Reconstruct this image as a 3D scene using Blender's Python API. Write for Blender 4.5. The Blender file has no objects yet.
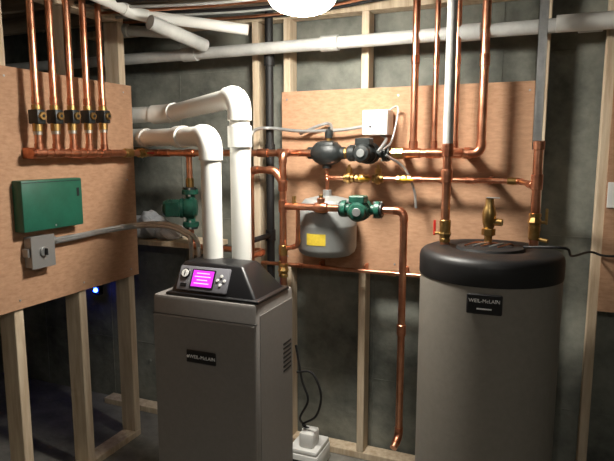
import bpy, bmesh, math, random
from mathutils import Vector, Matrix
random.seed(4)
F=560.0; YAW=math.radians(22.7); PITCH=math.radians(7.98); CAMZ=1.65
cam_d=bpy.data.cameras.new('camera'); cam=bpy.data.objects.new('camera',cam_d)
bpy.context.scene.collection.objects.link(cam); bpy.context.scene.camera=cam
cam.location=(0,0,CAMZ); cam.rotation_euler=(math.pi/2-PITCH,0,YAW)
cam_d.sensor_width=36; cam_d.lens=F/614*36; cam_d.clip_start=0.05
R=Matrix.Rotation(YAW,3,'Z')@Matrix.Rotation(math.pi/2-PITCH,3,'X')
def ray(px,py): return R@Vector(((px-307)/F,-(py-230.5)/F,-1))
def P(px,py,Y):
    d=ray(px,py); return Vector((0,0,CAMZ))+d*(Y/d.y)
def PX(px,py,X):
    d=ray(px,py); return Vector((0,0,CAMZ))+d*(X/d.x)

# ---------- materials ----------
def s2l(c): return tuple(((v/255)/12.92 if v/255<=0.04045 else (((v/255)+0.055)/1.055)**2.4) for v in c)
def mat(name,rgb,rough=0.5,metal=0.0,rgb2=None,scale=6,bump=0.0,bscale=40,emit=None,es=0,stretch=None,coat=0):
    m=bpy.data.materials.new(name); m.use_nodes=True; nt=m.node_tree; n=nt.nodes; b=n['Principled BSDF']
    c=s2l(rgb); b.inputs['Base Color'].default_value=(*c,1); b.inputs['Roughness'].default_value=rough
    b.inputs['Metallic'].default_value=metal
    b.inputs['Coat Weight'].default_value=coat
    tc=n.new('ShaderNodeTexCoord'); mp=n.new('ShaderNodeMapping'); nt.links.new(tc.outputs['Object'],mp.inputs['Vector'])
    if stretch: mp.inputs['Scale'].default_value=stretch
    if rgb2:
        no=n.new('ShaderNodeTexNoise'); no.inputs['Scale'].default_value=scale; no.inputs['Detail'].default_value=8; no.inputs['Roughness'].default_value=0.65
        nt.links.new(mp.outputs['Vector'],no.inputs['Vector'])
        cr=n.new('ShaderNodeValToRGB'); cr.color_ramp.elements[0].position=0.35; cr.color_ramp.elements[1].position=0.65
        cr.color_ramp.elements[0].color=(*s2l(rgb2),1); cr.color_ramp.elements[1].color=(*c,1)
        nt.links.new(no.outputs['Fac'],cr.inputs['Fac']); nt.links.new(cr.outputs['Color'],b.inputs['Base Color'])
    if bump:
        n2=n.new('ShaderNodeTexNoise'); n2.inputs['Scale'].default_value=bscale; n2.inputs['Detail'].default_value=6
        nt.links.new(mp.outputs['Vector'],n2.inputs['Vector'])
        bp=n.new('ShaderNodeBump'); bp.inputs['Strength'].default_value=bump; bp.inputs['Distance'].default_value=0.01
        nt.links.new(n2.outputs['Fac'],bp.inputs['Height']); nt.links.new(bp.outputs['Normal'],b.inputs['Normal'])
    if emit:
        b.inputs['Emission Color'].default_value=(*s2l(emit),1); b.inputs['Emission Strength'].default_value=es
    return m
CONC=mat('concrete_wall_mat',(138,140,130),0.9,0,(76,80,75),2.6,0.6,22)
CONC2=mat('concrete_side_mat',(130,131,125),0.9,0,(102,104,100),3.2,0.4,22)
FLR=mat('concrete_floor_mat',(140,138,130),0.85,0,(98,96,90),4,0.3,40)
WOOD=mat('stud_wood',(216,200,174),0.75,0,(184,162,134),5,0.15,40,stretch=(6,6,0.6))
JOIST=mat('joist_wood',(160,144,124),0.8,0,(110,98,84),5,0.1,30,stretch=(0.6,6,6))
DECK=mat('subfloor_wood',(138,122,104),0.85,0,(100,88,74),8)
BOARD=mat('plywood_board',(184,145,114),0.85,0,(164,125,96),22,0.10,120,stretch=(1,1,3))
COP=mat('copper',(240,178,144),0.30,1,(200,130,98),9)
COPF=mat('copper_fitting',(228,162,128),0.34,1,(172,108,82),14)
BRASS=mat('brass',(206,172,112),0.34,1,(160,126,74),14)
SOLD=mat('solder',(200,196,188),0.35,1)
PVC=mat('white_pvc',(228,228,222),0.35)
PVCG=mat('grey_pvc',(190,191,187),0.45,0,(164,165,162),8)
GRN=mat('green_paint',(32,96,76),0.45,0,(26,82,64),10)
GRND=mat('green_cast_iron',(32,92,74),0.42,0,(20,58,48),18,0.15,60)
DIRON=mat('dark_cast_iron',(42,46,46),0.45,0.2,(26,30,30),16,0.2,60)
BOIL=mat('boiler_grey_paint',(132,128,124),0.5,0,(127,123,119),60,0.04,300)
BOILD=mat('boiler_grey_dark',(84,82,80),0.55)
TANKG=mat('tank_grey_jacket',(132,127,118),0.5,0,(126,121,112),40,0.05,200)
BLK=mat('black_plastic',(20,20,22),0.38)
BLKC=mat('black_tank_cap',(18,18,19),0.5)
BLKM=mat('black_matte',(20,20,21),0.6)
PANEL=mat('panel_grey',(120,120,126),0.4)
SCR=mat('purple_screen',(190,40,200),0.3,emit=(206,60,220),es=0.9)
SCRL=mat('screen_pink_text',(240,170,250),0.3,emit=(245,180,255),es=1.2)
WHT=mat('white_plastic',(228,228,224),0.45)
WTXT=mat('white_lettering',(232,232,230),0.5)
STEEL=mat('galvanised_steel',(182,184,183),0.38,0.7,(154,157,157),12)
BOXG=mat('grey_metal_box',(150,150,148),0.45,0.5)
EXPG=mat('expansion_tank_grey',(146,149,147),0.42,0.1,(130,133,131),8)
YEL=mat('yellow_label',(215,190,60),0.6,0,(190,165,50),60)
RED=mat('red_handle',(190,36,30),0.4)
ORG=mat('yellow_handle',(220,170,40),0.4)
BAG=mat('white_plastic_bag',(215,218,222),0.5,0,(175,180,186),10,0.6,25)
GLOW=mat('lamp_glass',(255,250,245),0.4,emit=(255,249,238),es=260)
GLOW2=mat('lamp_glass_soft',(255,250,245),0.4,emit=(255,248,238),es=66)
BLUE=mat('blue_glare_glow',(40,70,255),0.4,emit=(30,60,255),es=75)  # emission imitating a patch of blue glare
PORC=mat('porcelain',(230,228,220),0.3)

# ---------- mesh builder ----------
class B:
    def __init__(s,name): s.name=name; s.bm=bmesh.new(); s.mats=[]
    def mi(s,m):
        if m not in s.mats: s.mats.append(m)
        return s.mats.index(m)
    def add(s,t,m,M=None):
        if M is not None: bmesh.ops.transform(t,matrix=M,verts=t.verts)
        i=s.mi(m)
        for f in t.faces: f.material_index=i; f.smooth=True
        me=bpy.data.meshes.new('t'); t.to_mesh(me); t.free(); s.bm.from_mesh(me); bpy.data.meshes.remove(me)
    def box(s,c,size,m,rot=None,bev=0.003):
        t=bmesh.new(); bmesh.ops.create_cube(t,size=1); bmesh.ops.scale(t,vec=size,verts=t.verts)
        if bev>0:
            bev=min(bev,min(size)*0.45)
            bmesh.ops.bevel(t,geom=t.edges[:],offset=bev,segments=2 if bev>0.004 else 1,profile=0.5,affect='EDGES')
        M=Matrix.Translation(Vector(c))
        if rot is not None: M=M@rot.to_4x4()
        s.add(t,m,M)
    def bb(s,lo,hi,m,bev=0.003):
        lo=Vector(lo);hi=Vector(hi); s.box((lo+hi)/2,[abs(a) for a in (hi-lo)],m,None,bev)
    def hexa(s,bot,top,m,bev=0.0):
        t=bmesh.new(); v=[t.verts.new(p) for p in list(bot)+list(top)]
        for f in ((3,2,1,0),(4,5,6,7),(0,1,5,4),(1,2,6,5),(2,3,7,6),(3,0,4,7)): t.faces.new([v[i] for i in f])
        bmesh.ops.recalc_face_normals(t,faces=t.faces[:])
        if bev: bmesh.ops.bevel(t,geom=t.edges[:],offset=bev,segments=3,profile=0.5,affect='EDGES')
        s.add(t,m)
    def lathe(s,prof,o,axis,m,seg=28):
        axis=Vector(axis).normalized(); q=Vector((0,0,1)).rotation_difference(axis).to_matrix().to_4x4()
        t=bmesh.new(); rings=[]
        for r,h in prof:
            if r<=1e-6: rings.append([t.verts.new((0,0,h))])
            else: rings.append([t.verts.new((r*math.cos(2*math.pi*k/seg),r*math.sin(2*math.pi*k/seg),h)) for k in range(seg)])
        for a,b in zip(rings,rings[1:]):
            if len(a)==1 and len(b)==1: continue
            for k in range(seg):
                k2=(k+1)%seg
                if len(a)==1: t.faces.new((a[0],b[k],b[k2]))
                elif len(b)==1: t.faces.new((a[k],a[k2],b[0]))
                else: t.faces.new((a[k],a[k2],b[k2],b[k]))
        bmesh.ops.recalc_face_normals(t,faces=t.faces[:])
        s.add(t,m,Matrix.Translation(Vector(o))@q)
    def cyl(s,p0,p1,r,m,r1=None,bev=0.0015,seg=24):
        p0=Vector(p0);p1=Vector(p1);L=(p1-p0).length; r1=r if r1 is None else r1
        bev=min(bev,L*0.3,r*0.4)
        s.lathe([(0,0),(r-bev,0),(r,bev),(r1,L-bev),(r1-bev,L),(0,L)],p0,p1-p0,m,seg)
    def sph(s,c,r,m,sc=(1,1,1)):
        t=bmesh.new(); bmesh.ops.create_uvsphere(t,u_segments=24,v_segments=14,radius=r)
        s.add(t,m,Matrix.Translation(Vector(c))@Matrix.Diagonal((*sc,1)))
    def sweep(s,pts,r,m,seg=16,cap=True):
        pts=[Vector(p) for p in pts]; t=bmesh.new(); rings=[]
        n=None
        for i,p in enumerate(pts):
            tan=(pts[min(i+1,len(pts)-1)]-pts[max(i-1,0)]).normalized()
            if n is None:
                a=Vector((0,0,1)) if abs(tan.z)<0.9 else Vector((1,0,0)); n=(a-tan*a.dot(tan)).normalized()
            else:
                n=(n-tan*n.dot(tan)); n.normalize()
            bnm=tan.cross(n)
            rings.append([t.verts.new(p+r*(math.cos(2*math.pi*k/seg)*n+math.sin(2*math.pi*k/seg)*bnm)) for k in range(seg)])
        for a,b in zip(rings,rings[1:]):
            for k in range(seg): t.faces.new((a[k],a[(k+1)%seg],b[(k+1)%seg],b[k]))
        if cap: t.faces.new(rings[0][::-1]); t.faces.new(rings[-1])
        bmesh.ops.recalc_face_normals(t,faces=t.faces[:])
        s.add(t,m)
    def pipe(s,pts,r,m,mf=None,fr=2.2,fit=1.16,ends=False):
        mf=mf or m; pts=[Vector(p) for p in pts]; path=[pts[0]]
        for i in range(1,len(pts)-1):
            a,b,c=pts[i-1],pts[i],pts[i+1]; u=(a-b).normalized(); v=(c-b).normalized()
            d=min(fr*r,(a-b).length*0.49,(c-b).length*0.49)
            arc=[]
            for k in range(9):
                tt=k/8; arc.append((b+u*d)*(1-tt)**2+2*b*tt*(1-tt)+(b+v*d)*tt**2)
            path+=arc
            if fit:
                s.sweep([b+u*(d+0.6*r)]+arc+[b+v*(d+0.6*r)],r*fit,mf)
        path.append(pts[-1]); s.sweep(path,r,m)
    def hose(s,pts,r,m,n=10,seg=10):
        pts=[Vector(p) for p in pts]; q=[pts[0]*2-pts[1]]+pts+[pts[-1]*2-pts[-2]]; out=[]
        for i in range(1,len(q)-2):
            a,b,c,d=q[i-1:i+3]
            for k in range(n):
                t=k/n; out.append(0.5*((2*b)+(c-a)*t+(2*a-5*b+4*c-d)*t*t+(3*b-a-3*c+d)*t**3))
        out.append(pts[-1]); s.sweep(out,r,m,seg)
    def text(s,body,loc,size,m,rot,ext=0.0008):
        cu=bpy.data.curves.new('tx','FONT'); cu.body=body; cu.size=size; cu.extrude=ext; cu.align_x='CENTER'; cu.align_y='CENTER'
        ob=bpy.data.objects.new('tx',cu); bpy.context.scene.collection.objects.link(ob)
        bpy.context.view_layer.update()
        me=bpy.data.meshes.new_from_object(ob.evaluated_get(bpy.context.evaluated_depsgraph_get()))
        t=bmesh.new(); t.from_mesh(me); bpy.data.objects.remove(ob); bpy.data.meshes.remove(me); bpy.data.curves.remove(cu)
        s.add(t,m,Matrix.Translation(Vector(loc))@rot.to_4x4())
    def done(s,ang=35):
        vs=[v.co for v in s.bm.verts]
        lo=Vector([min(v[i] for v in vs) for i in range(3)]); hi=Vector([max(v[i] for v in vs) for i in range(3)])
        o=Vector(((lo.x+hi.x)/2,(lo.y+hi.y)/2,lo.z))
        bmesh.ops.translate(s.bm,vec=-o,verts=s.bm.verts)
        me=bpy.data.meshes.new(s.name); s.bm.to_mesh(me); s.bm.free()
        for m in s.mats: me.materials.append(m)
        me.set_sharp_from_angle(angle=math.radians(ang))
        ob=bpy.data.objects.new(s.name,me); ob.location=o; bpy.context.scene.collection.objects.link(ob); return ob
FRONT=Matrix.Rotation(math.pi/2,3,'X')            # text facing -Y
def coll(b,p,ax,r,L,m): # coupling centred p
    ax=Vector(ax).normalized(); p=Vector(p); b.cyl(p-ax*L/2,p+ax*L/2,r,m)

YB=2.73; XL=-2.09
# ---------- room shell ----------
def slab(name,lo,hi,m):
    b=B(name); b.bb(lo,hi,m,0); return b.done()
CZ=2.56
slab('floor',(-4.6,-2.2,-0.1),(1.8,3.05,0),FLR)
slab('ceiling',(-4.6,-2.2,CZ),(1.8,3.05,CZ+0.05),DECK)
b=B('wall_back')
b.bb((-4.6,2.84,0),(1.8,3.05,CZ),CONC,0)
# form-board ridges and tie marks left in the cast concrete
for z in (0.42,1.26,2.10): b.bb((-4.4,2.838,z-0.003),(1.6,2.841,z+0.003),CONC,0.001)
for x in (-3.2,-2.6,-2.0,-1.4,-0.8,-0.2,0.4):
    b.bb((x-0.004,2.837,0.0),(x+0.004,2.841,CZ),CONC,0.001)
    for z in (0.3,0.95,1.6,2.2): b.cyl((x+0.3,2.841,z),(x+0.3,2.835,z),0.012,CONC)
b.done()
slab('wall_left',(-4.6,-2.2,0),(-4.45,2.84,CZ),CONC2)
slab('wall_right',(1.65,-2.2,0),(1.8,2.84,CZ),CONC2)
slab('wall_front',(-4.45,-2.2,0),(1.65,-2.05,CZ),CONC2)
JB=2.37
b=B('overhead_joists')
y=2.62
while y>-2.0:
    b.bb((-4.45,y-0.019,JB),(1.65,y+0.019,CZ),JOIST); y-=0.40
b.done()
# back stud framing
b=B('stud_framing')
b.bb((-2.6,YB,0.0),(1.6,YB+0.089,0.038),WOOD); b.bb((-2.6,YB,JB-0.04),(1.6,YB+0.089,JB-0.002),WOOD)
for px in (256,287,364,541,606):
    x=P(px,130,YB).x; b.bb((x-0.019,YB,0.038),(x+0.019,YB+0.089,JB-0.04),WOOD)
b.done()
b=B('stud_framing')
b.bb((XL-0.101,0.6,0.0),(XL-0.012,2.49,0.038),WOOD); b.bb((XL-0.101,0.6,JB-0.04),(XL-0.012,2.49,JB-0.002),WOOD)
for yy in (1.0,1.37,1.725,2.10,2.465):
    b.bb((XL-0.108,yy-0.024,0.038),(XL-0.012,yy+0.024,JB-0.04),WOOD)
b.done()
# boards
zt=P(283,92,YB-0.012).z; zb=P(285,263,YB-0.012).z; x0=P(283,150,YB).x; x1=P(534,150,YB).x
b=B('plywood_board'); b.bb((x0,YB-0.012,zb),(x1,YB,zt),BOARD,0.001)
for xx in (x0+0.03,(x0+x1)/2,x1-0.03):
    for zz in (zb+0.04,(zb+zt)/2,zt-0.04): b.cyl((xx,YB-0.012,zz),(xx,YB-0.014,zz),0.005,STEEL)
b.done()
e1=PX(131,86,XL); e2=PX(135,275,XL)
b=B('plywood_board'); b.bb((XL-0.012,1.1,e2.z),(XL,e1.y,e1.z),BOARD,0.001)
for yy in (1.3,1.725,2.10,2.45):
    for zz in (e2.z+0.04,1.5,e1.z-0.04): b.cyl((XL,yy,zz),(XL+0.002,yy,zz),0.005,STEEL)
b.done()
b=B('plywood_board'); xr0=P(609,150,YB).x; b.bb((xr0,YB-0.012,zb-0.1),(xr0+0.5,YB,zt+0.02),BOARD,0.001)
q=P(611,195,YB-0.012); b.bb((xr0+0.005,YB-0.02,q.z-0.055),(xr0+0.075,YB-0.012,q.z+0.055),WHT,0.002); b.done()

# ---------- boiler ----------
Y0=1.85
fl=P(152,293,Y0); fr=P(256,310,Y0); BZ=fl.z; bx0=fl.x; bx1=fr.x; Y1=2.2
b=B('boiler')
b.bb((bx0,Y0,0.05),(bx1,Y1,BZ),BOIL,0.018)
b.bb((bx0+0.02,Y0+0.02,0.0),(bx1-0.02,Y1-0.02,0.06),BLKM,0.003)
b.bb((bx0+0.004,Y0-0.004,0.10),(bx1-0.004,Y0+0.01,BZ-0.085),BOIL,0.004)      # front door
b.bb((bx0-0.001,Y0-0.001,BZ-0.083),(bx1+0.001,Y0+0.01,BZ-0.079),BOILD,0)
for k in range(7):
    z=BZ-0.24-0.02*k; b.bb((bx1-0.001,Y1-0.11,z),(bx1+0.003,Y1-0.03,z+0.009),BLKM,0.001)
b.bb((bx1-0.001,Y0+0.03,0.1),(bx1+0.002,Y1-0.015,BZ-0.05),BOIL,0.001)
c=P(202,357,Y0); b.bb((c.x-0.070,Y0-0.011,c.z-0.027),(c.x+0.070,Y0-0.003,c.z+0.027),BLK,0.004)
b.text("WEIL-McLAIN",(c.x+0.008,Y0-0.0118,c.z),0.0205,WTXT,FRONT)
b.cyl((c.x-0.060,Y0-0.0115,c.z),(c.x-0.060,Y0-0.0125,c.z),0.006,WTXT)
# hood
hx0=bx0+0.07; hx1=bx1-0.005; hh=0.128
bot=[(hx0,Y0+0.02,BZ-0.004),(hx1,Y0+0.02,BZ-0.004),(hx1,Y1-0.06,BZ-0.004),(hx0,Y1-0.06,BZ-0.004)]
top=[(hx0+0.03,Y0+0.085,BZ+hh),(hx1-0.10,Y0+0.085,BZ+hh),(hx1-0.10,Y1-0.13,BZ+hh),(hx0+0.03,Y1-0.13,BZ+hh)]
b.hexa(bot,top,BLK,0.012)
b.box(((hx0+hx1)/2,(Y0+0.02+Y1-0.06)/2,BZ+0.004),(hx1-hx0+0.02,Y1-Y0-0.06,0.014),BLK,None,0.006)
tilt=math.atan2(0.065,hh+0.004); Rp=Matrix.Rotation(-tilt,3,'X')
pc=Vector((hx0+0.152,Y0+0.020+0.033*1.0,BZ+0.065)); nrm=Rp@Vector((0,-1,0)); up=Rp@Vector((0,0,1))
b.box(pc+nrm*0.004,(0.238,0.012,0.104),PANEL,Rp,0.005)
b.box(pc+nrm*0.010+Vector((0.0,0,0)),(0.112,0.006,0.080),BLK,Rp,0.002)
b.box(pc+nrm*0.0125,(0.098,0.004,0.068),SCR,Rp,0.001)
for k,w in enumerate((0.06,0.075,0.05,0.07)):
    b.box(pc+nrm*0.0148+up*(0.022-0.014*k),(w,0.001,0.004),SCRL,Rp,0)
dc=pc+nrm*0.010+Vector((-0.086,0,0))+up*0.018
b.cyl(dc,dc+nrm*0.006,0.022,BLK); b.cyl(dc+nrm*0.006,dc+nrm*0.008,0.017,WHT); b.box(dc+nrm*0.009,(0.003,0.002,0.02),BLK,Rp,0)
b.box(pc+nrm*0.011+Vector((-0.086,0,0))-up*0.03,(0.03,0.006,0.014),BLK,Rp,0.002)
for dx,dz in ((0.086,0.018),(0.086,-0.018),(0.070,0),(0.102,0)):
    q=pc+nrm*0.010+Vector((dx,0,0))+up*dz; b.cyl(q,q+nrm*0.004,0.007,WHT)
b.done()

# ---------- flue pipes ----------
def flue(name,px,Yp,ptop,ends,r=0.044):
    b=B(name); x=P(px,210,Yp).x; zt=P(px,ptop,Yp).z
    pts=[Vector((x,Yp,BZ-0.003)),Vector((x,Yp,zt))]+ends(x,Yp,zt)
    b.pipe(pts,r,PVC,fr=1.7,fit=1.17)
    coll(b,(x,Yp,BZ+0.05),(0,0,1),r*1.18,0.07,PVC)
    return b,pts
b,pts=flue('pvc_flue_pipe',212,2.06,136,lambda x,y,z:[P(142,138,2.60),P(128,138,2.62)+Vector((-0.6,0.0,0.0))])
d=(pts[2]-pts[1]).normalized(); coll(b,pts[1]+d*0.35,d,0.052,0.09,PVC); b.done()
b,pts=flue('pvc_flue_pipe',241,2.13,96,lambda x,y,z:[P(168,114,2.60),P(120,116,2.64)+Vector((-0.6,0.0,0))])
coll(b,(pts[1].x,pts[1].y,pts[1].z-0.17),(0,0,1),0.052,0.09,PVC); b.done()

# ---------- copper fittings helpers ----------
def pump(b,c,ax,out,mt,k=1.0):
    c=Vector(c); ax=Vector(ax).normalized(); out=Vector(out).normalized()
    b.lathe([(0,-0.035*k),(0.04*k,-0.035*k),(0.055*k,-0.02*k),(0.055*k,0.02*k),(0.045*k,0.035*k),(0,0.035*k)],c,out,mt)
    b.cyl(c-ax*0.085*k,c+ax*0.085*k,0.024*k,mt)
    for sgn in (-1,1):
        p=c+ax*0.085*k*sgn
        b.cyl(p-ax*0.012*k,p+ax*0.012*k,0.042*k,mt)
        b.cyl(p+ax*sgn*0.012*k,p+ax*sgn*0.024*k,0.036*k,DIRON)
        pr=ax.cross(out)
        for t in (-1,1):
            q=p+pr*t*0.034*k; b.cyl(q-ax*0.022*k,q+ax*0.022*k,0.007*k,STEEL,seg=6)
    m0=c+out*0.035*k
    b.cyl(m0,m0+out*0.018*k,0.052*k,mt); b.lathe([(0,0),(0.044*k,0),(0.044*k,0.07*k),(0.036*k,0.085*k),(0.015*k,0.09*k),(0,0.09*k)],m0+out*0.018*k,out,mt)
    for j in range(5):
        q=m0+out*(0.026+0.013*j)*k; b.cyl(q,q+out*0.005*k,0.048*k,mt)
    b.cyl(m0+out*0.108*k,m0+out*0.113*k,0.02*k,STEEL)
    upv=Vector((0,0,1)) if abs(ax.z)<0.5 else ax.cross(out)
    bc=m0+out*0.05*k+upv*0.055*k
    rot=Matrix((ax.cross(upv),ax,upv)).transposed() if abs(ax.dot(upv))<0.5 else Matrix.Identity(3)
    b.box(bc,(0.07*k,0.075*k,0.035*k),mt,rot,0.004)
def ballvalve(b,c,ax,r,handle,out=(0,-1,0)):
    c=Vector(c);ax=Vector(ax).normalized();out=Vector(out)
    b.lathe([(r,-0.035),(r*1.25,-0.033),(r*1.25,-0.02),(r*1.1,-0.018),(r*1.5,0),(r*1.1,0.018),(r*1.25,0.02),(r*1.25,0.033),(r,0.035)],c,ax,BRASS,seg=8)
    b.cyl(c,c+out*0.040,0.006,BRASS)
    side=ax
    b.box(c+out*0.041+side*0.022,(abs(side.x)*0.052+0.010,abs(side.y)*0.052+0.004,abs(side.z)*0.052+0.010),handle,None,0.002)

# ---------- left manifold ----------
XP=XL+0.07
b=B('copper_zone_manifold')
zh=P(160,153,2.45).z
tops=[]
lefts=[37,55,72,88,103]
for px in lefts:
    p=PX(px,118,XP); tops.append(p.y)
    b.pipe([(XP,p.y,zh),(XP,p.y,2.5)],0.0155,COP)
    zv=p.z
    b.box((XP,p.y,zv+0.005),(0.058,0.044,0.062),DIRON,None,0.006)
    b.cyl((XP+0.028,p.y,zv+0.008),(XP+0.040,p.y,zv+0.008),0.017,BRASS); b.cyl((XP+0.04,p.y,zv+0.008),(XP+0.044,p.y,zv+0.008),0.007,DIRON)
    coll(b,(XP,p.y,zv+0.045),(0,0,1),0.020,0.022,BRASS); coll(b,(XP,p.y,zv-0.040),(0,0,1),0.021,0.035,BRASS)
    coll(b,(XP,p.y,zv-0.062),(0,0,1),0.0185,0.02,SOLD)
    coll(b,(XP,p.y,zv+0.075),(0,0,1),0.0185,0.03,COPF)
    coll(b,(XP,p.y,zh+0.028),(0,0,1),0.0185,0.03,COPF); coll(b,(XP,p.y,zh),(0,1,0),0.0215,0.06,COPF)
b.pipe([(XP,tops[0],zh),(XP,2.58,zh),(P(313,152,2.6).x,2.58,zh)],0.0175,COP,COPF)
b.cyl((XP,tops[0]-0.04,zh),(XP,tops[0],zh),0.0175,COPF)
v=PX(142,152,XP); ballvalve(b,(XP,v.y,zh),(0,1,0),0.019,RED,(1,0,0))
q=PX(128,152,XP); b.lathe([(0.018,-0.03),(0.024,-0.025),(0.024,0.025),(0.018,0.03)],(XP,q.y,zh),(0,1,0),BRASS,12)
for px in (36,85): 
    q=PX(px,152,XP); b.bb((XL,q.y-0.01,zh-0.024),(XP,q.y+0.01,zh+0.024),COPF,0.002)
for px in (165,190,263,283):
    q=P(px,152,2.58); coll(b,(q.x,2.58,zh),(1,0,0),0.0215,0.06,COPF)
b.done()
# left circulator drop
b=B('circulator_pump')
xr=P(190,190,2.58).x; zc=P(188,208,2.58).z
b.pipe([(xr,2.58,zh-0.02),(xr,2.58,zc+0.09)],0.0165,COP)
b.pipe([(xr,2.58,zc-0.09),(xr,2.58,P(190,246,2.58).z),(xr+0.45,2.58,P(190,246,2.58).z),(xr+0.45,2.3,P(190,246,2.58).z),(xr+0.45,2.3,0.9),(xr+0.42,2.19,0.9)],0.0165,COP,COPF)
pump(b,(xr,2.58,zc),(0,0,1),Vector((-0.9,-0.45,0)),GRND,1.05)
coll(b,(xr,2.58,zc+0.14),(0,0,1),0.022,0.05,BRASS)
b.done()

# ---------- control box, junction box, conduits ----------
b=B('zone_control_box')
a=PX(21,181,XL+0.06); c=PX(84,224,XL+0.06)
b.bb((XL,a.y,c.z),(XL+0.06,c.y,a.z+0.0),GRN,0.006)
b.bb((XL+0.058,a.y+0.004,a.z-0.012),(XL+0.0615,c.y-0.004,a.z-0.009),DIRON,0)
b.bb((XL+0.06,c.y-0.035,a.z-0.085),(XL+0.062,c.y-0.02,a.z-0.045),BLKM,0.001)
b.cyl((XL+0.06,(a.y+c.y)/2,c.z+0.015),(XL+0.063,(a.y+c.y)/2,c.z+0.015),0.005,STEEL)
b.done()
b=B('junction_box')
a=PX(31,238,XL+0.05); c=PX(55,264,XL+0.05)
b.bb((XL,a.y,c.z),(XL+0.05,c.y,a.z),BOXG,0.004)
m=Vector((XL+0.05,(a.y+c.y)/2,(a.z+c.z)/2)); b.bb((XL+0.05,a.y-0.004,c.z-0.004),(XL+0.053,c.y+0.004,a.z+0.004),BOXG,0.001)
b.cyl(m+Vector((0.003,0,0)),m+Vector((0.012,0,0)),0.022,STEEL); b.box(m+Vector((0.02,0,0)),(0.016,0.008,0.03),BLKM,None,0.002)
b.bb((XL+0.003,a.y-0.012,m.z-0.02),(XL+0.04,a.y,m.z+0.02),BOXG,0.003)
b.cyl((XL+0.028,c.y,a.z-0.03),(XL+0.028,c.y+0.03,a.z-0.03),0.016,STEEL)
jb_end=Vector((XL+0.028,c.y+0.03,a.z-0.03))
b.done()
b=B('electrical_conduit')
for off,endpx in ((0.0,198),(0.03,191)):
    s0=jb_end+Vector((0,-0.01,-off*0.35))
    pts=[s0,PX(80,235+off*60,XL+0.03),PX(108,229+off*60,XL+0.04),P(140,224+off*80,2.36),P(168,224+off*100,2.26),P(187,232+off*100,2.18),P(endpx,244,2.12)]
    e=P(endpx,254,2.10); pts.append(Vector((e.x,2.10,BZ-0.002)))
    b.hose(pts,0.0105,STEEL)
    e=Vector((e.x,2.10,BZ+0.0)); b.cyl(e,e+Vector((0,0,0.03)),0.015,STEEL)
b.done()

# ---------- back wall piping ----------
YP=2.60; YQ=2.40
b=B('copper_supply_header')
xe=P(481,150,YP).x
xs=P(342,150,YP).x
b.pipe([(xs,YP,zh),(xe,YP,zh),(xe,YP,2.5)],0.0185,COP,COPF)
for px,r in ((415,0.0165),(436,0.012),(457,0.012)):
    x=P(px,80,YP).x; b.pipe([(x,YP,zh),(x,YP,2.5)],r,COP); coll(b,(x,YP,zh+0.035),(0,0,1),r*1.25,0.04,COPF); coll(b,(x,YP,zh),(1,0,0),0.0225,0.07,COPF)
    coll(b,(x,YP,P(px,60,YP).z),(0,0,1),r*1.18,0.04,COPF)
coll(b,(xe,YP,P(483,60,YP).z),(0,0,1),0.022,0.05,COPF)
for px in (400,466):
    x=P(px,150,YP).x; b.bb((x-0.012,YP,zh-0.026),(x+0.012,YB-0.012,zh+0.026),COPF,0.002)
x=P(398,150,YP).x; b.lathe([(0.0185,-0.03),(0.027,-0.025),(0.027,0.025),(0.0185,0.03)],(x,YP,zh),(1,0,0),BRASS,8)
# dark circulator on the header
x=P(369,150,YP).x; pump(b,(x,YP,zh),(1,0,0),(0,-1,0),DIRON,0.95)
b.done()
# air separator
b=B('air_separator')
x=P(327,148,YP).x
b.lathe([(0.024,-0.095),(0.030,-0.095),(0.030,-0.075),(0.045,-0.06),(0.06,-0.03),(0.062,0.0),(0.06,0.03),(0.045,0.06),(0.030,0.075),(0.030,0.095),(0.0,0.095)],(x,YP,zh),(1,0,0),DIRON,20)
b.bb((x-0.05,YP-0.045,zh),(x+0.05,YP+0.045,zh+0.055),DIRON,0.015)
b.cyl((x,YP,zh-0.075),(x,YP,zh-0.02),0.024,DIRON,seg=8)
b.cyl((x+0.01,YP,zh+0.05),(x+0.01,YP,zh+0.075),0.014,BRASS,seg=6); b.lathe([(0,0),(0.018,0),(0.020,0.01),(0.020,0.035),(0.012,0.042),(0.006,0.043),(0.006,0.054),(0,0.054)],(x+0.01,YP,zh+0.072),(0,0,1),DIRON)
b.cyl((x-0.105,YP,zh),(x-0.08,YP,zh),0.027,BRASS,seg=8); b.cyl((x+0.08,YP,zh),(x+0.105,YP,zh),0.027,BRASS,seg=8)
b.done()
# expansion tank
b=B('expansion_tank')
c=P(327,232,2.57); ye=2.57; zt2=P(328,196,2.56).z; zb2=P(328,258,2.5).z; r=0.146; H=zt2-zb2
b.lathe([(0,0),(0.07,0.001),(0.12,0.008),(r-0.008,0.022),(r,0.045),(r,H*0.50),(r+0.001,H*0.51),(r+0.001,H*0.55),(r,H*0.56),(r,H-0.08),(r-0.012,H-0.045),(0.11,H-0.016),(0.05,H-0.002),(0,H)],(c.x,ye,zb2),(0,0,1),EXPG,40)
b.cyl((c.x,ye,zt2-0.004),(c.x,ye,zt2+0.03),0.022,STEEL,seg=8)
b.pipe([(c.x,ye,zt2+0.02),(c.x,ye,zh-0.12),(x,YP,zh-0.12),(x,YP,zh-0.06)],0.009,COP,COPF)
for sx in (-1,1): b.bb((c.x+sx*0.09-0.012,ye,zb2+0.12),(c.x+sx*0.09+0.012,YB-0.013,zb2+0.15),STEEL,0.002)
t=bmesh.new(); n=8; a0=math.radians(-110);a1=math.radians(-72)
vs=[]
for k in range(n+1):
    a=a0+(a1-a0)*k/n
    vs.append([t.verts.new((c.x+(r+0.0015)*math.cos(a),ye+(r+0.0015)*math.sin(a),z)) for z in (zb2+0.07,zb2+0.125)])
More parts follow.
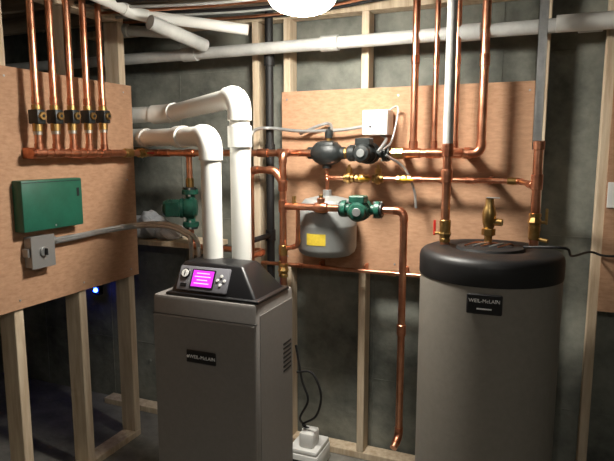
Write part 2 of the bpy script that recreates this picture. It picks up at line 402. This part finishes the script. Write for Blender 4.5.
for k in range(n): t.faces.new((vs[k][0],vs[k+1][0],vs[k+1][1],vs[k][1]))
b.add(t,YEL); b.done()

# fill line with valves (upper middle)
b=B('copper_fill_line')
z2=P(450,180,YP).z; xb=P(535,181,2.32).x
YV=2.33
b.pipe([(x+0.01,YP,z2),(P(520,181,YP).x,YP,z2),(xb,YV,z2)],0.0115,COP,COPF,fit=1.25)
for px,h in ((349,None),(362,ORG),(378,None),(404,ORG),(517,None)):
    q=P(px,181,YP)
    if px==517: coll(b,(q.x-0.02,YP,z2),(1,0,0),0.016,0.04,BRASS)
    elif h: ballvalve(b,(q.x,YP,z2),(1,0,0),0.015,h)
    else: b.lathe([(0.012,-0.028),(0.02,-0.025),(0.02,-0.012),(0.028,-0.008),(0.028,0.008),(0.02,0.012),(0.02,0.025),(0.012,0.028)],(q.x,YP,z2),(1,0,0),BRASS,12); b.cyl((q.x,YP,z2),(q.x,YP,z2+0.05),0.016,BRASS); b.cyl((q.x,YP,z2+0.05),(q.x,YP,z2+0.066),0.007,BRASS)
for px in (418,470): coll(b,(P(px,180,YP).x,YP,z2),(1,0,0),0.015,0.04,COPF)
for px in (440,490): 
    q=P(px,180,YP); b.bb((q.x-0.007,YP,z2-0.016),(q.x+0.007,YB-0.012,z2+0.016),COPF,0.001)
b.done()

# boiler return loop
b=B('copper_return_loop')
z3=P(330,208,YQ).z; xr=P(283,210,YQ).x; xd=P(403,260,YQ).x
zlow=P(403,437,YQ).z
b.pipe([(xr,YP-0.02,zh),(xr,YQ,zh),(xr,YQ,P(283,262,YQ).z),(xr,YQ,0.80),(xr-0.1,YQ,0.80),(xr-0.13,2.19,0.80)],0.0165,COP,COPF)
b.pipe([(xr,YQ,z3),(xd,YQ,z3),(xd,YQ,zlow),(xd-0.01,YQ-0.06,zlow-0.03)],0.0165,COP,COPF)
pump(b,(P(361,208,YQ).x,YQ,z3),(1,0,0),(0.15,-1,0),GRND,0.92)
coll(b,(xr,YQ,z3),(0,0,1),0.0205,0.06,COPF)
q=P(321,206,YQ); b.lathe([(0.017,-0.035),(0.022,-0.03),(0.025,-0.01),(0.025,0.01),(0.022,0.03),(0.017,0.035)],(q.x,YQ,z3),(1,0,0),COPF,16); b.cyl((q.x,YQ,z3),(q.x,YQ,z3+0.045),0.018,COPF); b.cyl((q.x,YQ,z3+0.045),(q.x,YQ,z3+0.06),0.01,BRASS)
for py in (186,250): coll(b,(xr,YQ,P(283,py,YQ).z),(0,0,1),0.021,0.05,BRASS if py>200 else COPF)
ballvalve(b,(xr,YQ,P(283,270,YQ).z),(0,0,1),0.019,BRASS)
coll(b,(xd,YQ,P(403,330,YQ).z),(0,0,1),0.0205,0.05,COPF)
# upper short branch
z4=P(265,170,YQ).z; xq=P(250,170,YQ).x
b.pipe([(xq,YQ,P(250,262,YQ).z),(xq,YQ,z4),(P(276,170,YQ).x,YQ,z4),(P(276,170,YQ).x+0.03,YQ,z4-0.06)],0.0165,COP,COPF)
# small drain loop
xl=P(298,230,YQ).x; b.pipe([(xl,YQ,z3),(xl,YQ,P(298,246,YQ).z),(xr,YQ,P(298,250,YQ).z)],0.0105,COP,COPF)
b.pipe([(xl-0.02,YQ,z3+0.0),(xl-0.02,YQ,z3+0.05)],0.0105,BRASS)
b.done()
b=B('copper_drain_line')
zl=P(340,269,2.66).z; b.pipe([(P(262,268,2.66).x,2.66,zl),(P(425,270,2.66).x,2.66,zl)],0.0105,COP,COPF)
for px in (300,392): coll(b,(P(px,269,2.66).x,2.66,zl),(1,0,0),0.0135,0.04,COPF)
for px in (320,364,405):
    q=P(px,269,2.66); b.bb((q.x-0.006,2.66,zl-0.012),(q.x+0.006,YB,zl+0.03),COPF,0.001)
b.done()

# relay box with conduit
b=B('relay_box')
c=P(378,123,2.66); b.bb((c.x-0.062,2.60,c.z-0.058),(c.x+0.062,YB-0.013,c.z+0.058),WHT,0.006)
b.bb((c.x-0.055,2.596,c.z-0.05),(c.x+0.055,2.601,c.z+0.05),WHT,0.003); b.cyl((c.x-0.02,2.596,c.z-0.02),(c.x-0.02,2.594,c.z-0.02),0.006,BLKM)
b.done()
rc=c
b=B('electrical_conduit')
b.hose([P(250,232,2.5),P(250,200,2.5),P(250,150,2.52),P(253,132,2.55),P(268,128,2.64),P(300,131,2.66),P(340,130,2.66),P(362,126,2.66)+Vector((0.02,0,0))],0.0085,STEEL)
b.hose([P(300,134,2.68),P(318,126,2.68),P(330,124,2.68),P(332,134,2.62)],0.008,STEEL)
b.hose([rc+Vector((0.02,0,-0.058)),P(386,140,2.62),P(378,152,2.52)],0.008,STEEL)
b.hose([rc+Vector((0.045,0,0.055)),P(398,108,2.66),P(392,140,2.62),P(383,150,2.54)],0.005,STEEL)
b.hose([P(416,208,2.62),P(414,190,2.62),P(404,168,2.60),P(386,155,2.54)],0.006,STEEL)
b.done()
b=B('black_gas_pipe')
xg=P(270,150,2.68).x
b.pipe([(xg,2.68,0.0),(xg,2.68,2.5)],0.021,BLKM)
for py in (60,150,235): coll(b,(xg,2.68,P(270,py,2.68).z),(0,0,1),0.027,0.06,BLKM)
b.pipe([(xg,2.68,P(270,235,2.68).z),(xg,2.4,P(270,235,2.68).z),(xg-0.06,2.4,P(270,235,2.68).z),(xg-0.06,2.4,0.7),(xg-0.06,2.19,0.7)],0.014,BLKM)
b.done()

# ---------- water tank ----------
TY=2.25; tc=P(488,300,TY); tr=0.264
TZ=P(490,248,TY).z
b=B('hot_water_tank')
b.lathe([(0,0.02),(tr-0.01,0.02),(tr,0.03),(tr,TZ-0.08),(0,TZ-0.08)],(tc.x,TY,0),(0,0,1),TANKG,72)
b.lathe([(0,0),(tr-0.02,0),(tr-0.02,0.03),(0,0.03)],(tc.x,TY,0),(0,0,1),BLKM,48)
b.lathe([(tr-0.01,-0.098),(tr+0.003,-0.098),(tr+0.004,-0.094),(tr+0.004,-0.032),(tr+0.0,-0.018),(tr-0.010,-0.007),(tr-0.025,-0.001),(tr-0.06,0.002),(tr-0.10,0.006),(tr-0.115,0.0),(tr-0.125,-0.006),(0,-0.004)],(tc.x,TY,TZ),(0,0,1),BLKC,72)
b.lathe([(0.13,-0.004),(0.125,0.008),(0.06,0.014),(0,0.014)],(tc.x,TY,TZ),(0,0,1),BLKM,36)
for k in range(5): b.hose([(tc.x-0.09+0.03*k,TY-0.06,TZ+0.014),(tc.x-0.05+0.03*k,TY-0.03,TZ+0.024),(tc.x+0.0+0.02*k,TY+0.03,TZ+0.014)],0.003,STEEL if k%2 else COPF)
th=math.atan2(-TY,-tc.x)-math.radians(2.5)
dv=Vector((math.cos(th),math.sin(th),0)); lp=Vector((tc.x,TY,P(482,304,TY-tr).z))+dv*(tr+0.002)
Rl=Matrix.Rotation(th+math.pi/2,3,'Z'); b.box(lp,(0.12,0.010,0.072),BLK,Rl,0.004)
b.text("WEIL-McLAIN",lp+dv*0.006+Vector((0,0,0.012)),0.0175,WTXT,Rl@FRONT); b.box(lp+dv*0.0055-Vector((0,0,0.016)),(0.05,0.002,0.005),WTXT,Rl,0)
b.done()
b=B('relief_valve')
xv=P(489,220,TY).x; z0=TZ+0.008; zt3=P(489,197,TY).z
hh=zt3-z0
b.cyl((xv,TY,z0),(xv,TY,z0+hh*0.25),0.015,BRASS); b.cyl((xv,TY,z0+hh*0.22),(xv,TY,z0+hh*0.36),0.026,BRASS,seg=6)
b.lathe([(0.018,0),(0.024,0.02),(0.027,hh*0.3),(0.022,hh*0.42),(0.016,hh*0.5),(0.016,hh*0.62),(0,hh*0.62)],(xv,TY,z0+hh*0.36),(0,0,1),BRASS,16)
b.cyl((xv,TY,z0+hh*0.5),(xv+0.05,TY-0.01,z0+hh*0.5),0.014,BRASS); b.box((xv+0.012,TY-0.01,z0+hh*0.99),(0.05,0.012,0.004),STEEL,None,0.001)
b.done()
b=B('copper_tank_riser')
xa=P(446,200,TY).x; ztop=P(447,140,TY).z
b.pipe([(xa,TY,TZ+0.0),(xa,TY,ztop),],0.0175,COP)
for py,mm in ((226,BRASS),(176,COPF),(150,COPF)): coll(b,(xa,TY,P(446,py,TY).z),(0,0,1),0.022,0.05,mm)
b.cyl((xa,TY,ztop-0.02),(xa,TY,2.5),0.0195,PVCG)
ballvalve(b,(xa,TY,P(446,236,TY).z+0.01),(0,0,1),0.017,RED,(-1,0,0))
b.pipe([(xa,TY,P(447,152,TY).z),(xa,YP,P(447,152,TY).z)],0.0165,COP)
b.done()
b=B('copper_tank_riser')
xa=P(536,200,TY+0.06).x; YY=TY+0.06
b.pipe([(xa,YY,TZ-0.02),(xa,YY,P(536,143,YY).z)],0.0165,COP); b.cyl((xa,YY,P(536,150,YY).z),(xa,YY,P(536,141,YY).z),0.021,COPF)
for py,mm in ((232,BRASS),(182,COPF)): coll(b,(xa,YY,P(536,py,YY).z),(0,0,1),0.021,0.06,mm)
coll(b,(xa-0.02,YY+0.03,z2),Vector((-0.3,1,0)),0.015,0.05,COPF)
ballvalve(b,(xa,YY,P(536,222,YY).z),(0,0,1),0.018,BRASS,(1,0,0))
b.cyl((xa,YY,P(536,238,YY).z),(xa+0.05,YY-0.02,P(536,240,YY).z),0.008,BRASS)
b.done()
b=B('steel_strut_channel')
ys=TY+0.10; xs2=P(541,70,ys).x; w=0.0165
zs0=P(541,150,ys).z
b.bb((xs2-w,ys+0.018,zs0),(xs2+w,ys+0.021,2.5),STEEL,0)
b.bb((xs2-w,ys,zs0),(xs2-w+0.0025,ys+0.02,2.5),STEEL,0); b.bb((xs2+w-0.0025,ys,zs0),(xs2+w,ys+0.02,2.5),STEEL,0)
b.bb((xs2-w,ys,zs0),(xs2-w+0.008,ys+0.002,2.5),STEEL,0); b.bb((xs2+w-0.008,ys,zs0),(xs2+w,ys+0.002,2.5),STEEL,0)
b.done()
b=B('sensor_cable')
b.hose([(tc.x+0.12,TY,TZ+0.012),(tc.x+0.26,TY-0.02,TZ+0.02),P(572,256,2.45),P(590,252,2.68),P(606,256,2.70),P(640,256,2.70)],0.005,BLKM)
b.done()

# ---------- overhead pipes ----------
b=B('pvc_drain_pipe')
zp=P(246,50,2.62).z; b.pipe([(-3.4,2.62,zp-0.0),(1.6,2.62,zp)],0.030,PVCG)
for px in (190,330,470,590): coll(b,(P(px,40,2.62).x,2.62,zp),(1,0,0),0.037,0.09,PVCG)
b.done()
b=B('pvc_drain_pipe')
b.pipe([P(60,-20,1.9),P(135,14,2.3),P(248,30,2.5)],0.026,PVC); b.pipe([P(150,22,2.25),P(205,46,2.56)],0.034,PVCG); b.done()
b=B('pvc_drain_pipe')
b.pipe([P(556,24,2.45),P(640,18,2.45)],0.033,PVC); b.done()
b=B('pvc_drain_pipe')
b.pipe([P(118,30,2.5),P(190,36,2.66)+Vector((0,-0.06,0))],0.028,PVCG); coll(b,P(122,30,2.5),P(190,36,2.6)-P(118,30,2.5),0.034,0.07,PVCG); b.done()
b=B('electrical_cable_bundle')
for k in range(7):
    y=2.15+0.07*k; b.hose([(-2.2,y,JB-0.01-0.01*(k%3)),(-1.2,y+0.05,JB-0.05-0.01*(k%2)),(-0.3,y-0.03,JB-0.02),(0.5,y+0.03,JB-0.05),(1.5,y,JB-0.01)],0.007,[BLKM,PVCG,COP][k%3])
b.done()

# ---------- shelf and items ----------
b=B('storage_shelf')
zs=P(165,240,2.66).z; sx0=-2.75; sx1=P(212,240,2.66).x
b.bb((sx0,2.61,zs-0.03),(sx1,2.835,zs),WOOD,0.003)
for xx in (sx0+0.1,sx1-0.1):
    b.bb((xx-0.02,2.63,zs-0.07),(xx+0.02,2.835,zs-0.03),WOOD); b.bb((xx-0.02,2.80,zs-0.3),(xx+0.02,2.835,zs-0.03),WOOD)
b.done()
b=B('plastic_bag')
for (px,w,h,dx) in ((150,0.12,0.085,0),(170,0.08,0.05,0.0)):
    t=bmesh.new(); bmesh.ops.create_icosphere(t,subdivisions=4,radius=1)
    for v in t.verts:
        k=1+0.12*math.sin(7*v.co.x+3*v.co.z+px)+0.09*math.sin(11*v.co.y+5*v.co.z)+random.uniform(-.03,.03); v.co*=k; v.co.z=max(v.co.z,-0.75)
    c=P(px,228,2.72); b.add(t,BAG,Matrix.Translation((c.x,2.725,zs+h*0.75))@Matrix.Diagonal((w,0.085,h,1)))
b.done()

# ---------- floor items ----------
b=B('condensate_pump')
c=P(309,448,2.58); px_=c.x; yc=2.58
b.bb((px_-0.085,yc-0.1,0.0),(px_+0.085,yc+0.1,0.10),WHT,0.01); b.bb((px_-0.08,yc-0.095,0.098),(px_+0.08,yc+0.095,0.125),WHT,0.008)
b.bb((px_-0.03,yc-0.07,0.122),(px_+0.05,yc+0.03,0.205),WHT,0.012); b.cyl((px_-0.05,yc+0.05,0.12),(px_-0.05,yc+0.05,0.165),0.012,WHT)
b.bb((px_-0.05,yc-0.102,0.03),(px_+0.02,yc-0.0995,0.07),BLKM,0); b.done()
b=B('power_cord')
b.hose([P(297,372,2.5),P(312,373,2.5),P(321,395,2.5),P(316,416,2.52),P(303,424,2.55),(px_,yc,0.20)],0.006,BLKM)
b.hose([(px_-0.03,yc+0.02,0.2),P(300,418,2.52),P(308,400,2.5),P(302,380,2.5),P(296,345,2.5)],0.006,BLKM)
b.done()
b=B('blue_glare_stand_in'); q=P(96,290,2.80); b.bb((q.x-0.025,2.80,q.z-0.035),(q.x+0.025,2.838,q.z+0.035),BLKM,0.005); b.sph((q.x,2.797,q.z),0.015,BLUE); b.done()  # added box and glowing ball, standing in for blue glare of unknown source

# ---------- lights ----------
def lamp(name,c,r,h,gm):
    b=B(name); c=Vector(c)
    prof=[(0,-h)]+[(r*math.sin(a),-h*math.cos(a)) for a in [math.radians(10*k) for k in range(1,10)]]+[(r*0.98,0.006),(0,0.006)]
    b.lathe(prof,c,(0,0,1),gm,40)
    b.lathe([(0,0.004),(r*1.06,0.004),(r*1.08,0.01),(r*1.06,0.03),(r*0.5,0.035),(0,0.035)],c,(0,0,1),PORC,40)
    b.cyl(c+Vector((0,0,0.03)),Vector((c.x,c.y,CZ)),0.02,PORC); b.done(60)
lamp('ceiling_lamp',P(302,-2,2.0),0.125,0.06,GLOW)  # dome made wider than the bulb to imitate its glare
lamp('ceiling_lamp',(0.2,-0.3,2.3),0.13,0.07,GLOW2)
w=bpy.data.worlds.new('world'); bpy.context.scene.world=w; w.use_nodes=True
w.node_tree.nodes['Background'].inputs[0].default_value=(0.5,0.55,0.6,1); w.node_tree.nodes['Background'].inputs[1].default_value=0.05
bpy.context.scene.view_settings.view_transform='Standard'
